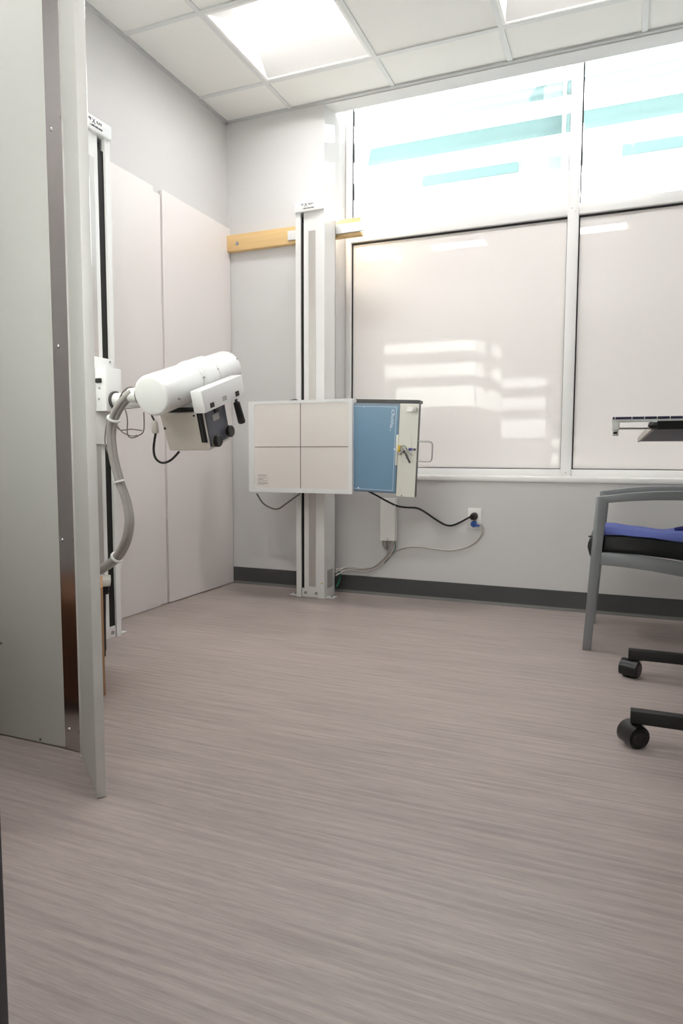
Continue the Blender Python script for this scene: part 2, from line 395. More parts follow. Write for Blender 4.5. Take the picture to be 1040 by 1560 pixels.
# outside: sunshade with three blades, and paving
ss = thing('sunshade', (.66, .62, 2.4), 'pale sunshade of three horizontal blades outside the upper window panes', 'sunshade')
def blade(z0, z1, y, m, x0=.66, x1=3.45, th=.016):
    # shallow lens-shaped blade standing almost upright
    zc = (z0+z1)/2; hh = (z1-z0)/2; n = 7
    poly = [(y+.02*math.sin(a*math.pi/2)+th*math.cos(a*math.pi/2), zc+hh*a) for a in [-1+2*k/n for k in range(n+1)]]
    poly += [(y+.02*math.sin(a*math.pi/2)-th*.3*math.cos(a*math.pi/2), zc+hh*a) for a in [1-2*k/n for k in range(n+1)]]
    return G().prism(poly, 0, x0, x1)
obj('blade', blade(2.838, 2.94, .65, 'fin'), 'fin', ss, smooth=40)
obj('blade', blade(2.634, 2.758, .65, 'fin'), 'fin', ss, smooth=40)
low = obj('blade', blade(2.418, 2.53, .65, 'fin_white'), 'fin_white', ss, smooth=40)
for x0 in (1.02, 2.17, 3.30):
    obj('inset_panel', G().box(x0, min(x0+.58, 3.44), .636, .644, 2.462, 2.522), 'fin_teal', low, label='pale teal inset panel')
for x in (.64, 1.86, 3.05):
    obj('bracket', G().box(x-.006, x+.006, .50, .74, 2.40, 3.01).bevel(.003), 'fin_white', ss)
    obj('bracket_arm', G().box(x-.02, x+.02, .37, .52, 2.97, 3.01).bevel(.003), 'fin_white', ss)
struct('ground_outside', G().box(-30, 30, -30, 60, -.12, -.062), 'concrete')

# ------------------------------------------------------------------ panels on the left wall
def panel(label, y0, y1, x1, z0, z1):
    o = obj('wall_panel', G().box(.001, x1, y0, y1, z0, z1).bevel(.0015, 1), 'panel'); return tag(o, label, 'wall panel', 'white panels on the left wall')
panel('wide white wall panel next to the room corner', -.652, -.004, .022, .004, 2.132)
panel('narrow recessed white strip between the two wide wall panels', -.7265, -.6555, .012, .003, 2.108)
panel('wide white wall panel behind the x-ray tube column', -1.95, -.728, .024, .002, 2.122)

# ------------------------------------------------------------------ pine board and bracket behind the wall stand
wb = thing('wood_board', (.022, 0, 1.99), 'pine board screwed to the back wall behind the stand', 'board')
obj('plank', G().box(.020, .868, -.040, -.002, 1.990, 2.084).bevel(.002), 'pine', wb)
p = at(361, 371, 1, -.04)
obj('lag_screw', G().lathe((p.x, -.040, p.z), (p.x, -.049, p.z), [(0, 0), (0, .012), (.25, .012), (.25, .007), (1, .0065), (1, 0)], 12), 'screw', wb, smooth=30)

# ------------------------------------------------------------------ columns (wall stand and tube stand share a design)
def column(root, M, mir, ztop=2.084, slot=-.040, s0=-.011, s1=.029):
    """local frame: x across, -y front, z up; front lips at y = 0, column depth .15"""
    s = -1 if mir else 1
    def bx(x0, x1, y0, y1, z0, z1, g=None):
        g = g or G(); a, b = sorted((s*x0, s*x1)); return g.box(a, b, y0, y1, z0, z1)
    g = bx(-.085, -.081, .004, .15, 0, ztop); bx(.081, .085, .004, .15, 0, ztop, g); bx(-.085, .085, .146, .15, 0, ztop, g)
    bx(-.085, -.056, 0, .004, 0, ztop, g); bx(.044, .085, 0, .004, 0, ztop, g)
    bx(-.060, -.056, .004, .02, 0, ztop, g); bx(.044, .048, .004, .02, 0, ztop, g)
    col = obj('column', g.xf(M), 'white_paint', root)
    obj('inner_plate', bx(slot, .044, .008, .012, .03, ztop-.004).xf(M), 'white_paint', col)
    obj('steel_strip', bx(s0, s1, .006, .0085, .062, ztop-.10).xf(M), 'steel_strip', col, label='brushed steel strip')
    obj('counterweight_belt', bx(-.056, slot, .010, .02, .05, ztop-.055).xf(M), 'black_belt', col, label='black belt in the slot')
    b = obj('base_plate', bx(-.05, .05, .003, .03, .002, .05).xf(M), 'white_paint', col)
    for x in (-.030, .036):
        obj('bolt', G().cyl((s*x, .003, .026), (s*x, -.002, .026), .008, n=10).xf(M), 'steel', b)
    for q in (-1, 1):
        f = obj('foot', bx(q*.085, q*.135, .01, .075, 0, .005).bevel(.001, 1).xf(M), 'white_paint', col)
        obj('bolt', G().cyl((s*q*.112, .042, .005), (s*q*.112, .042, .011), .009, n=6).xf(M), 'steel', f)
    c = obj('cap', bx(-.087, .087, -.012, .158, ztop-.004, ztop+.053).bevel(.006, 3).xf(M), 'white_satin', root)
    Mt = M @ frame((-.004, -.0124, ztop+.031), (1, 0, 0), (0, 0, 1))
    text('lettering', 'NJ', Mt @ Matrix.Translation((-.036, .003, 0)), .014, 'print_black', c)
    text('lettering', 'X', Mt @ Matrix.Translation((-.014, -.001, 0)), .027, 'print_black', c)
    text('lettering', 'RAY', Mt @ Matrix.Translation((.017, .001, 0)), .017, 'print_black', c)
    text('lettering', '1-800-000-0000', Mt @ Matrix.Translation((.0, -.019, 0)), .0105, 'print_black', c)
    return col

# wall stand with bucky
WSX, WSY = .6475, -.222
ws = thing('x_ray_wall_stand', (WSX, WSY+.07, 0), 'white x-ray wall stand with square film holder before the window wall', 'x-ray stand')
Mw = Matrix.Translation((WSX, WSY, 0))
wcol = column(ws, Mw, False)
obj('rating_label', G().box(.7325, .7333, -.180, -.105, .050, .152), 'label_grey', wcol, label='grey rating label')
obj('screw', G().cyl((.718, -.222, .085), (.718, -.2245, .085), .004, n=10), 'yellow', wcol)
mb = obj('mount_bar', G().box(.430, .640, -.056, -.041, 2.005, 2.056).box(.640, .895, -.056, -.041, 2.005, 2.054).box(.60, .70, -.0745, -.056, 2.005, 2.054).bevel(.002), 'white_paint', ws, label='white mounting bar across the board')
BY = -.40
bk = obj('bucky_housing', G().box(.366, .965, BY+.006, BY+.095, .593, 1.075).bevel(.006), 'white_satin', ws)
# raised border with a rounded window
def rrect(x0, x1, z0, z1, r, n=5):
    o = []
    for cx_, cz_, a0 in ((x1-r, z1-r, 0), (x0+r, z1-r, 90), (x0+r, z0+r, 180), (x1-r, z0+r, 270)):
        o += [(cx_+r*math.cos(R(a0+90*k/n)), cz_+r*math.sin(R(a0+90*k/n))) for k in range(n+1)]
    return o
a = rrect(.366, .965, .593, 1.075, .006); b = rrect(.400, .944, .616, 1.059, .016); n = len(a)
g = G().add([(x, BY, z) for x, z in a]+[(x, BY, z) for x, z in b]+[(x, BY+.008, z) for x, z in a]+[(x, BY+.004, z) for x, z in b],
    [(i, (i+1) % n, (i+1) % n+n, i+n) for i in range(n)]+[(i, i+2*n, (i+1) % n+2*n, (i+1) % n) for i in range(n)]+[(i+n, (i+1) % n+n, (i+1) % n+3*n, i+3*n) for i in range(n)])
obj('face_border', g, 'white_satin', bk)
obj('face_panel', G().prism(rrect(.399, .945, .615, 1.060, .016), 1, BY+.003, BY+.007), 'bucky_face', bk, label='cream face panel')
obj('centre_line', G().box(.6725, .6755, BY+.0022, BY+.0032, .616, 1.059), 'bucky_line', bk)
obj('centre_line', G().box(.402, .942, BY+.0022, BY+.0032, .8315, .8345), 'bucky_line', bk)
lb = obj('face_label', G().box(.414, .482, BY+.0018, BY+.003, .624, .692), 'bucky_face', bk, label='small printed label')
for k in range(8):
    z = .684-k*.0072; x1 = (.474, .466, .480, .452, .478, .470, .480, .460)[k]
    obj('print_line', G().box(.420, x1, BY+.0014, BY+.002, z-.0022, z), 'label_grey' if k % 3 else 'dark_grey', lb)
obj('carriage', G().box(.56, .735, BY+.095, WSY-.003, .70, .98).bevel(.004), 'white_paint', ws)
obj('lock_lever', G().tube([(.62, -.30, 1.075), (.60, -.30, 1.085), (.575, -.30, 1.083), (.555, -.30, 1.078)], .005, 8), 'dark_grey', ws)
# cable loop below the bucky
cl = [at(391, 752, 1, -.33), at(400, 766, 1, -.32), at(413, 774, 1, -.31), at(424, 775, 1, -.29), at(436, 767, 1, -.27), at(447, 759, 1, -.25), at(457, 752, 1, -.24)]
obj('loop_cable', G().tube(cl, .0045, 8), 'wire_grey', ws)

# pulled-out tray, sagging a little to the right
MT = Matrix.Translation((.965, -.375, .833)) @ Matrix.Rotation(R(2.3), 4, 'Y') @ Matrix.Rotation(R(3), 4, 'Z')
tr = obj('film_tray', G().box(-.03, .327, .030, .034, -.226, .222).box(.232, .327, -.004, .030, -.238, .222).bevel(.0012, 1).xf(MT), 'tray_cream', ws, label='cream film tray pulled out to the right')
obj('tray_edge', G().box(.0, .328, .004, .032, .2225, .2262).xf(MT), 'dark_grey', tr)
obj('tray_edge', G().box(.3271, .3282, -.002, .032, -.236, .224).xf(MT), 'dark_grey', tr)
obj('top_channel', G().box(-.02, .318, .034, .115, .228, .243).xf(MT), 'dark_grey', ws, label='dark grey channel above the tray')
cp = obj('clip', G().box(.268, .318, -.010, -.004, .183, .204).xf(MT), 'steel', tr)
obj('clip_tab', G().box(.296, .318, -.018, -.010, .180, .206).bevel(.002).xf(MT), 'plastic_clear', cp)
obj('tray_handle', G().tube([(.326, .01, .040), (.385, .01, .040), (.398, .01, .032), (.401, .01, .018), (.401, .01, -.035), (.398, .01, -.049), (.386, .01, -.057), (.326, .01, -.057)], .0035, 8).xf(MT), 'steel', tr, smooth=60)
obj('lock_latch', G().box(.286, .306, -.008, -.004, -.007, .005).xf(MT), 'key_blue', tr, label='blue latch button')
obj('lock_latch', G().cyl((.316, -.003, -.001), (.316, -.010, -.001), .006, n=12).xf(MT), 'dark_grey', tr)
obj('screw', G().cyl((.262, -.003, -.232), (.262, -.006, -.232), .003, n=8).xf(MT), 'dark_grey', tr)

# cassette in the tray
Oc = MT @ Vector((.1, .01, -.223))
cs = thing('x_ray_cassette', Oc, 'blue x-ray film cassette with grey rim sliding in the tray', 'cassette')
shell = obj('rim', G().box(-.025, .236, -.001, .0285, -.2245, .2215).bevel(.003).xf(MT), 'cassette_grey', cs)
obj('blue_face', G().box(-.02, .226, -.0025, .003, -.219, .212).bevel(.001, 1).xf(MT), 'cassette_blue', cs)
bl = G()
bl.box(-.018, .214, -.0032, -.0024, .2035, .205).box(-.018, .214, -.0032, -.0024, -.211, -.2095).box(.2125, .214, -.0032, -.0024, -.2095, .2035)
obj('printed_border', bl.xf(MT), 'print_white', cs)
for x, z in ((.033, -.207), (.2133, -.004)):
    obj('mark', G().cyl((x, -.0024, z), (x, -.0036, z), .0045, n=10).xf(MT), 'print_white', cs)
obj('mark', G().box(.044, .0455, -.0032, -.0024, .198, .205).xf(MT), 'print_white', cs)
Mx = MT @ frame((.196, -.0026, .193), (0, 0, -1), (1, 0, 0))
text('lettering', 'iCRco', Mx, .022, 'print_white', cs, 'LEFT')
text('lettering', 'Vita', Mx @ Matrix.Translation((.055, -.003, 0)), .024, 'print_white', cs, 'LEFT')
text('lettering', 'cr', Mx @ Matrix.Translation((.098, -.008, 0)), .012, 'print_white', cs, 'LEFT')
obj('grip_bar', G().box(.221, .232, -.010, -.001, -.083, .068).bevel(.002).xf(MT), 'tray_cream', cs)
# keys
kr = thing('key_ring', MT @ Vector((.25, -.02, -.02)), 'small bunch of steel keys hanging on the cream tray', 'keys')
obj('tag', G().box(.234, .246, -.022, -.005, -.017, .017).bevel(.002).xf(MT), 'yellow', kr, label='yellow key tag')
def ringpts(c, r, tilt):
    return [(c[0]+r*math.cos(2*math.pi*k/12), c[1]+r*.4*math.sin(2*math.pi*k/12)*tilt, c[2]+r*math.sin(2*math.pi*k/12)) for k in range(12)]
obj('ring', G().tube(ringpts((.262, -.016, .002), .014, 1), .0018, 6, 3, True).xf(MT), 'screw', kr, smooth=60)
obj('ring', G().tube(ringpts((.272, -.018, -.006), .011, -1), .0018, 6, 3, True).xf(MT), 'screw', kr, smooth=60)
def key(c, ang, ln, m='steel'):
    Mk = MT @ Matrix.Translation(c) @ Matrix.Rotation(R(ang), 4, 'Y')
    g = G().cyl((0, -.001, 0), (0, .001, 0), .009, n=14)
    g.box(.006, ln, -.001, .001, -.004, .004)
    for k in range(3): g.box(.018+k*.007, .021+k*.007, -.001, .001, -.0065, -.004)
    obj('key', g.xf(Mk), m, kr)
key((.270, -.020, -.014), 62, .062, 'dark_grey'); key((.280, -.022, -.010), 35, .036); key((.258, -.019, -.006), 130, .03)
obj('key_loop', G().tube([(.246, -.012, -.03), (.262, -.010, -.066), (.290, -.010, -.060), (.303, -.010, -.02), (.296, -.010, .05), (.293, -.010, .064)], .0009, 6).xf(MT), 'plastic_clear', kr)

# ------------------------------------------------------------------ tube stand at the left wall
TX, TY = .222, -1.35
ts = thing('x_ray_tube_stand', (TX-.07, TY, 0), 'white x-ray tube stand with column and tilted cylindrical tube head', 'x-ray stand')
Mc = Matrix.Translation((TX, TY, 0)) @ Matrix.Rotation(R(90), 4, 'Z')
tcol = column(ts, Mc, True, slot=-.020, s0=.004, s1=.034)
cg = obj('carriage', G().box(TX+.002, TX+.012, -1.432, -1.288, .965, 1.187).box(TX+.002, TX+.008, -1.40, -1.30, .832, .965).bevel(.002), 'white_satin', ts)
obj('carriage_box', G().box(TX+.012, .288, -1.398, -1.305, .966, 1.142).bevel(.003), 'white_satin', cg)
obj('lock_knob', G().box(.240, .268, -1.408, -1.398, 1.080, 1.098).bevel(.003), 'black', cg, label='black lock knob')
for x, z in ((.255, 1.058), (.251, 1.015)): obj('screw', G().cyl((x, -1.398, z), (x, -1.401, z), .004, n=8), 'steel', cg)
for y in (-1.41, -1.31): obj('screw', G().cyl((TX+.012, y, 1.175), (TX+.015, y, 1.175), .004, n=8), 'steel', cg)
obj('arm_collar', G().lathe((.288, TY, 1.012), (.298, TY, 1.012), [(0, 0), (0, .037), (1, .037), (1, 0)], 24), 'dark_grey', ts, smooth=40)
obj('arm', G().cyl((.285, TY, 1.012), (.60, TY, 1.012), .030, n=28), 'white_satin', ts, smooth=40)
# tube head: local frame X = room x, Y = tube axis, tilted up towards the back wall
HO = Vector((.65, -1.33, 1.078)); MH = Matrix.Translation(HO) @ Matrix.Rotation(R(17.4), 4, 'X')
prof = [(-.262, 0), (-.262, .064), (-.2605, .0695), (-.256, .0735), (-.249, .0755), (-.03, .0755), (-.03, .072), (-.02, .072), (-.02, .078), (-.012, .080), (.09, .080), (.098, .078), (.098, .071), (.108, .071), (.108, .0735), (.255, .0735), (.275, .070), (.288, .060), (.292, .048), (.292, 0)]
th = obj('tube_housing', G().lathe((0, 0, 0), (0, 1, 0), prof, 48).xf(MH), 'white_satin', ts, smooth=35)
for s in (-1, 1): obj('band', G().lathe((0, -.012+s*.0 + (.10 if s > 0 else 0), 0), (0, -.006+(.10 if s > 0 else 0), 0), [(0, .078), (0, .082), (1, .082), (1, .078)], 40).xf(MH), 'white_paint', th, smooth=35)
for a_, y_ in ((-20, -.20), (12, -.022), (20, .088), (30, .26)):
    q = Vector((math.cos(R(a_)), 0, math.sin(R(a_))))
    obj('screw', G().cyl(Vector((0, y_, 0))+q*.0755, Vector((0, y_, 0))+q*.082, .0035, n=8).xf(MH), 'steel', th)
for k in range(5):   # printed data lines low on the housing
    a_ = -24-7*k; q = Vector((math.cos(R(a_)), 0, math.sin(R(a_)))); u = Vector((math.sin(R(a_)), 0, -math.cos(R(a_))))
    p0 = q*.0758; vs = [p0+u*.0012+Vector((0, -.10, 0)), p0-u*.0012+Vector((0, -.10, 0)), p0-u*.0012+Vector((0, -.05+.008*(k % 2), 0)), p0+u*.0012+Vector((0, -.05+.008*(k % 2), 0))]
    obj('print_line', G().add([MH @ v for v in vs], [(0, 1, 2, 3)]), 'wire_grey', th)
obj('yoke', G().box(-.06, .09, -.085, .07, -.088, -.045).bevel(.006).xf(MH), 'white_satin', ts)
obj('swivel_plate', G().box(-.075, .085, -.095, .06, -.100, -.088).xf(MH), 'black', ts)
# cable horn
Hs = at(211, 603, 1, -1.51); He = at(199, 602, 1, -1.51)
hz = (Hs.z+He.z)/2
hv = Vector((Hs.x+.12, -1.49, hz+.004))
obj('cable_horn', G().lathe(hv, (He.x, -1.515, hz), [(0, 0), (0, .038), (.60, .038), (.68, .036), (.70, .030), (1, .026), (1, 0)], 24), 'white_satin', ts, smooth=40)
dh = (Vector((He.x, -1.515, hz))-hv)
obj('horn_ring', G().lathe(hv+dh*.68, hv+dh*.76, [(0, .030), (0, .0345), (1, .0345), (1, .030)], 24), 'wire_grey', ts, smooth=40)
# collimator
def tap(g, x0, x1, y0, y1, z0, z1, k):
    # box that narrows downwards by k at the -x side
    return g.add([(x0+k, y0, z0), (x1, y0, z0), (x1, y1, z0), (x0+k, y1, z0), (x0, y0, z1), (x1, y0, z1), (x1, y1, z1), (x0, y1, z1)],
                 [(0,3,2,1),(4,5,6,7),(0,1,5,4),(1,2,6,5),(2,3,7,6),(3,0,4,7)])
co = obj('collimator', tap(G(), -.100, .100, -.110, .055, -.252, -.101, .012).bevel(.007, 3).xf(MH), 'collimator_cream', ts)
obj('control_panel', G().box(.098, .1035, -.098, .048, -.240, -.101).bevel(.0015, 1).xf(MH), 'panel_grey', co, label='grey control panel')
obj('vent_strip', G().box(.074, .099, -.1125, -.108, -.218, -.101).xf(MH), 'black', co, label='black vent strip')
obj('vent_rib', G().box(.084, .087, -.1145, -.112, -.216, -.103).xf(MH), 'dark_grey', co)
obj('panel_label', G().box(.1034, .1042, -.052, -.006, -.150, -.126).xf(MH), 'label_grey', co, label='small grey label')
obj('panel_switch', G().box(.1034, .110, -.038, -.010, -.120, -.104).bevel(.002).xf(MH), 'black', co)
for y, z in ((-.068, -.224), (.030, -.212)):
    kb = obj('knob', G().lathe((.103, y, z), (.128, y, z), [(0, 0), (0, .021), (.25, .021), (.25, .0235), (.85, .0235), (1, .020), (1, 0)], 20).xf(MH), 'black_gloss', co, smooth=35, label='round black knob')
    obj('knob_ring', G().lathe((.1035, y, z), (.112, y, z), [(0, .020), (0, .0245), (1, .0245), (1, .020)], 20).xf(MH), 'steel', kb, smooth=35)
obj('screw', G().cyl((.060, -.110, -.112), (.060, -.113, -.112), .004, n=8).xf(MH), 'black', co)
obj('screw', G().cyl((-.085, -.110, -.160), (-.085, -.113, -.160), .005, n=8).xf(MH), 'black', co)
# console box with handle
cn = obj('console_box', G().box(.092, .142, -.152, .150, -.094, -.010).bevel(.003).xf(MH), 'white_satin', ts)
obj('switch', G().box(.1415, .145, -.112, -.086, -.084, -.066).bevel(.001, 1).xf(MH), 'black', cn)
obj('switch', G().box(.1415, .145, .078, .104, -.084, -.064).bevel(.001, 1).xf(MH), 'black', cn)
obj('indicator', G().box(.1415, .1425, -.020, .010, -.080, -.062).xf(MH), 'label_grey', cn)
obj('console_link', G().box(.07, .093, -.06, .06, -.088, -.030).xf(MH), 'white_satin', cn)
ha, hb = at(360, 613, 0, .79), at(368.5, 644, 0, .79)
obj('handle', G().lathe(ha, hb, [(0, 0), (0, .012), (.05, .0135), (.95, .0155), (1, .013), (1, 0)], 20), 'black', ts, smooth=35, label='black rubber handle')
obj('handle_rod', G().cyl(at(359, 607, 0, .785), ha, .006, n=10), 'black', ts)
# cables of the tube head
HP = [(203, 598), (193, 606), (182, 619), (173, 638), (169, 662), (173, 698), (182, 733), (193, 765), (197, 795), (192, 824), (178, 849), (158, 865), (140, 874)]
cb = thing_cable = None
hoses = G()
ysl = [-1.515, -1.52, -1.52, -1.51, -1.50, -1.49, -1.48, -1.47, -1.47, -1.47, -1.46, -1.45, -1.44]
c1 = [at(px+2.6, py+1.2, 1, y) for (px, py), y in zip(HP, ysl)]
c2 = [at(px-2.8, py-1.2, 1, y-.014) for (px, py), y in zip(HP, ysl)]
hs1 = obj('cable_hose', G().tube(c1, .0125, 12), 'hose_grey', ts, smooth=80, label='thick grey cable hose')
obj('cable_hose', G().tube(c2, .0115, 12), 'hose_grey', ts, smooth=80, label='thick grey cable hose')
for i, (px, py) in ((3, (172, 632)), (6, (184, 733)), (10, (172, 852))):
    pa, pb = (Vector(c1[i])+Vector(c2[i]))/2, None
    t_ = (Vector(c1[min(i+1, 12)])-Vector(c1[i-1])).normalized()
    obj('cable_tie', G().lathe(pa-t_*.0035, pa+t_*.0035, [(0, .018), (0, .026), (1, .026), (1, .018)], 20), 'white_satin', ts, smooth=40)
def wire(name, pts, y, r=.003, m='wire_grey'):
    return obj(name, G().tube([at(px, py, 1, y) for px, py in pts], r, 6), m, ts, smooth=80)
wire('thin_wire', [(209, 596), (200, 590), (190, 594), (183, 605), (180, 618)], -1.50)
wire('thin_wire', [(181, 620), (190, 623), (194, 640), (194, 660), (200, 667), (212, 663), (219, 655), (219, 628)], -1.44, .0026)
wire('thin_wire', [(176, 628), (177, 645), (183, 655), (200, 654), (216, 656)], -1.44, .0026)
wire('thin_wire', [(177, 646), (186, 658), (200, 664), (210, 663)], -1.45, .0022)
wire('thin_wire', [(181, 621), (195, 622), (213, 620)], -1.42, .0026)
wire('thin_wire', [(165, 636), (161, 655), (160, 675), (167, 695), (175, 715)], -1.50, .0026)
# collimator power lead
obj('power_lead', G().tube([at(231, 633, 1, -1.36), at(235, 641, 1, -1.37)], .004, 8), 'black', ts)
obj('lead_connector', G().lathe(at(235, 641, 1, -1.37), at(237, 660, 1, -1.37), [(0, 0), (0, .009), (.2, .0135), (.9, .0145), (1, .012), (1, 0)], 14), 'plastic_clear', ts, smooth=40, label='translucent plastic connector')
obj('power_lead', G().tube([at(237, 660, 1, -1.37), at(234, 683, 1, -1.37), at(237, 698, 1, -1.37), at(247, 705, 1, -1.36), at(260, 701, 1, -1.35), at(273, 688, 1, -1.34)], .0048, 8), 'black', ts, smooth=80, label='black power lead')

# ------------------------------------------------------------------ electrical things on the back wall
jb = thing('junction_box', (1.04, 0, .31), 'tall white junction box on the wall below the tray', 'electrical box')
obj('body', G().box(.996, 1.082, -.052, -.001, .318, .553).bevel(.003), 'outlet_white', jb)
for z in (.54, .328): obj('screw', G().cyl((1.04, -.052, z), (1.04, -.054, z), .0035, n=8), 'steel', jb)
obj('strain_relief', G().lathe((1.018, -.03, .318), (1.018, -.03, .276), [(0, 0), (0, .014), (.5, .017), (.8, .012), (1, .009), (1, 0)], 12), 'hose_grey', jb, smooth=40)
def wallcable(name, px, y0, r, m, parent=None):
    return obj(name, G().tube([at(p_[0], p_[1], 1, (p_[2] if len(p_) > 2 else y0)) for p_ in px], r, 8), m, parent, smooth=80)
wallcable('green_wire', [(601, 824, -.03), (602, 836, -.02), (596, 845, -.012), (585, 858, -.012)], -.012, .0022, 'wire_green', jb)['label'] = 'green earth wire'
wallcable('conduit_cable', [(591, 832, -.03), (590, 844, -.02), (580, 856, -.014), (566, 865, -.014), (545, 868, -.016), (525, 866, -.03), (511, 868, -.09)], -.012, .0055, 'hose_grey', jb)
wallcable('conduit_cable', [(596, 824, -.03), (597, 838, -.02), (588, 850, -.014), (572, 862, -.014), (550, 866, -.02), (530, 863, -.03), (511, 872, -.09)], -.012, .004, 'cord_grey', jb)
wallcable('green_wire', [(511, 873, -.09), (518, 872, -.05), (517, 884, -.045), (512, 894, -.09)], -.05, .0045, 'wire_green', jb)['label'] = 'green earth wire'
ot = thing('wall_outlet', (1.511, 0, .40), 'white duplex wall outlet below the frosted window', 'outlet')
obj('cover_plate', G().box(1.475, 1.547, -.006, -.0005, .400, .512).bevel(.002), 'outlet_white', ot)
for z in (.432, .480):
    f = obj('receptacle', G().prism(rrect(1.494, 1.528, z-.0145, z+.0145, .010), 1, -.008, -.005), 'outlet_white', ot)
    for dx in (-.006, .006): obj('slot', G().box(1.511+dx-.001, 1.511+dx+.001, -.0085, -.0078, z-.002, z+.007), 'dark_grey', f)
obj('screw', G().cyl((1.511, -.006, .456), (1.511, -.0075, .456), .003, n=8), 'screw', ot)
pc = thing('power_cord', (1.505, -.01, .47), 'black power cord from the tray to the upper outlet socket', 'cord')
obj('plug', G().lathe((1.511, -.0085, .470), (1.505, -.048, .466), [(0, 0), (0, .019), (.3, .020), (.8, .016), (1, .012), (1, 0)], 16), 'black', pc, smooth=40)
wallcable('cable', [(560, 748, -.27), (574, 755, -.20), (590, 764, -.10), (606, 771, -.03), (620, 773, -.02), (635, 774, -.016), (647, 780, -.012), (663, 791, -.01), (677, 799, -.01), (688, 800.5, -.012), (700, 796, -.02), (713, 789, -.03), (719, 786.5, -.040)], -.01, .0052, 'black', pc)
gc = thing('extension_lead', (1.507, -.01, .425), 'grey cord with blue plug running along the wall to the stand', 'cord')
obj('plug', G().lathe((1.511, -.0085, .428), (1.508, -.030, .426), [(0, 0), (0, .017), (.6, .017), (1, .012), (1, 0)], 16).box(1.508, 1.540, -.026, -.014, .416, .426), 'plug_blue', gc, smooth=40, label='blue plug')
wallcable('cable', [(726, 799, -.022), (733, 799, -.022), (735, 806, -.016), (731, 818, -.01), (719, 829, -.009), (702, 836, -.008), (683, 838.5, -.008), (660, 836, -.008), (635, 833, -.008), (615, 835, -.008), (600, 841, -.009), (588, 852, -.022), (572, 866, -.023), (552, 871, -.024), (530, 868, -.045), (511, 877, -.10)], -.01, .0036, 'cord_grey', gc)

# ------------------------------------------------------------------ chair
ch = thing('armchair', (2.38, -.46, 0), 'grey metal-framed armchair with black vinyl seat by the back wall', 'chair')
for y0, y1 in ((-.72, -.688), (-.232, -.20)):
    obj('front_leg', G().prism([(2.101, 0), (2.134, 0), (2.178, .606), (2.150, .627), (2.136, .627)], 1, y0, y1).bevel(.003), 'chair_grey', ch)
    obj('arm', G().prism([(2.1365, .6270), (2.178, .604), (2.26, .613), (2.35, .619), (2.446, .621), (2.60, .612), (2.60, .650), (2.446, .6565), (2.35, .653), (2.26, .645)], 1, y0, y1).bevel(.003), 'chair_grey', ch)
    obj('seat_rail', G().prism([(2.152, .355), (2.25, .350), (2.35, .341), (2.457, .326), (2.62, .300), (2.62, .352), (2.455, .381), (2.35, .394), (2.25, .402), (2.158, .405)], 1, y0+.002, y1-.002).bevel(.002), 'chair_grey', ch)
    obj('rear_leg', G().prism([(2.70, 0), (2.735, 0), (2.645, .45), (2.655, .66), (2.735, .90), (2.70, .90), (2.615, .66), (2.605, .40)], 1, y0, y1).bevel(.003), 'chair_grey', ch)
obj('cross_rail', G().box(2.60, 2.625, -.688, -.232, .31, .345), 'chair_grey', ch)
seat = G(); nx, ny = 12, 10
def seattop(u, v):
    x = 2.112+.50*u; z = .452-.035*u+.02*math.sin(math.pi*min(1, u*1.0+.05))*math.sin(math.pi*v)
    return x, -.678+.436*v, z
prof = [(2.128, .372), (2.116, .385), (2.107, .420), (2.110, .445), (2.125, .461), (2.16, .468), (2.25, .468), (2.35, .462), (2.46, .452), (2.60, .440), (2.615, .430), (2.615, .375), (2.46, .385), (2.30, .398), (2.17, .402), (2.140, .398)]
seat.prism(prof, 1, -.685, -.235); seat.bevel(.008, 2)
obj('seat', seat, 'vinyl_black', ch)
obj('backrest', G().prism([(2.625, .52), (2.655, .52), (2.70, .66), (2.752, .88), (2.722, .90), (2.672, .70)], 1, -.685, -.235).bevel(.012, 3), 'vinyl_black', ch)
obj('seat_tab', G().box(2.110, 2.134, -.700, -.690, .462, .468).bevel(.002), 'vinyl_black', ch)

# blue cloth on the seat, folded
g = G(); nx, ny = 26, 12; vs = []; fs = []
def ct(u, v):
    x = 2.160+.44*u; y = -.678+.20*v
    edge = min(1, v*9)**.5
    z = .474+.024*edge+.006*math.sin(3.0*u*math.pi+.4)*(.5+.5*v)-.012*u+.002*math.sin(19*u+7*v)
    if u > .5: z += .012*max(0, (u-.5)*2)**2*v
    return (x, y, z)
for i in range(nx+1):
    for j in range(ny+1): vs.append(ct(i/nx, j/ny))
o_ = len(vs)
for i in range(nx+1):
    for j in range(ny+1):
        p = ct(i/nx, j/ny); u = i/nx
        vs.append((p[0], p[1], .4705-.028*max(0, u-.25)+.004*math.sin(math.pi*u*2)))
idx = lambda i, j, k: k*o_+i*(ny+1)+j
for i in range(nx):
    for j in range(ny):
        fs.append((idx(i, j, 0), idx(i+1, j, 0), idx(i+1, j+1, 0), idx(i, j+1, 0))); fs.append((idx(i, j, 1), idx(i, j+1, 1), idx(i+1, j+1, 1), idx(i+1, j, 1)))
for i in range(nx):
    for j in (0, ny): fs.append((idx(i, j, 0), idx(i, j, 1), idx(i+1, j, 1), idx(i+1, j, 0)))
for j in range(ny):
    for i in (0, nx): fs.append((idx(i, j, 0), idx(i, j+1, 0), idx(i, j+1, 1), idx(i, j, 1)))
clo = thing('folded_cloth', (2.38, -.46, .47), 'folded blue cloth lying on the black chair seat', 'cloth')
obj('cloth_body', g.add(vs, fs), 'cloth_blue', clo, smooth=60)
obj('cloth_roll', G().tube([(2.435, -.60, .494), (2.47, -.58, .500), (2.52, -.56, .502), (2.57, -.53, .498)], .012, 10), 'cloth_navy', clo, smooth=80)

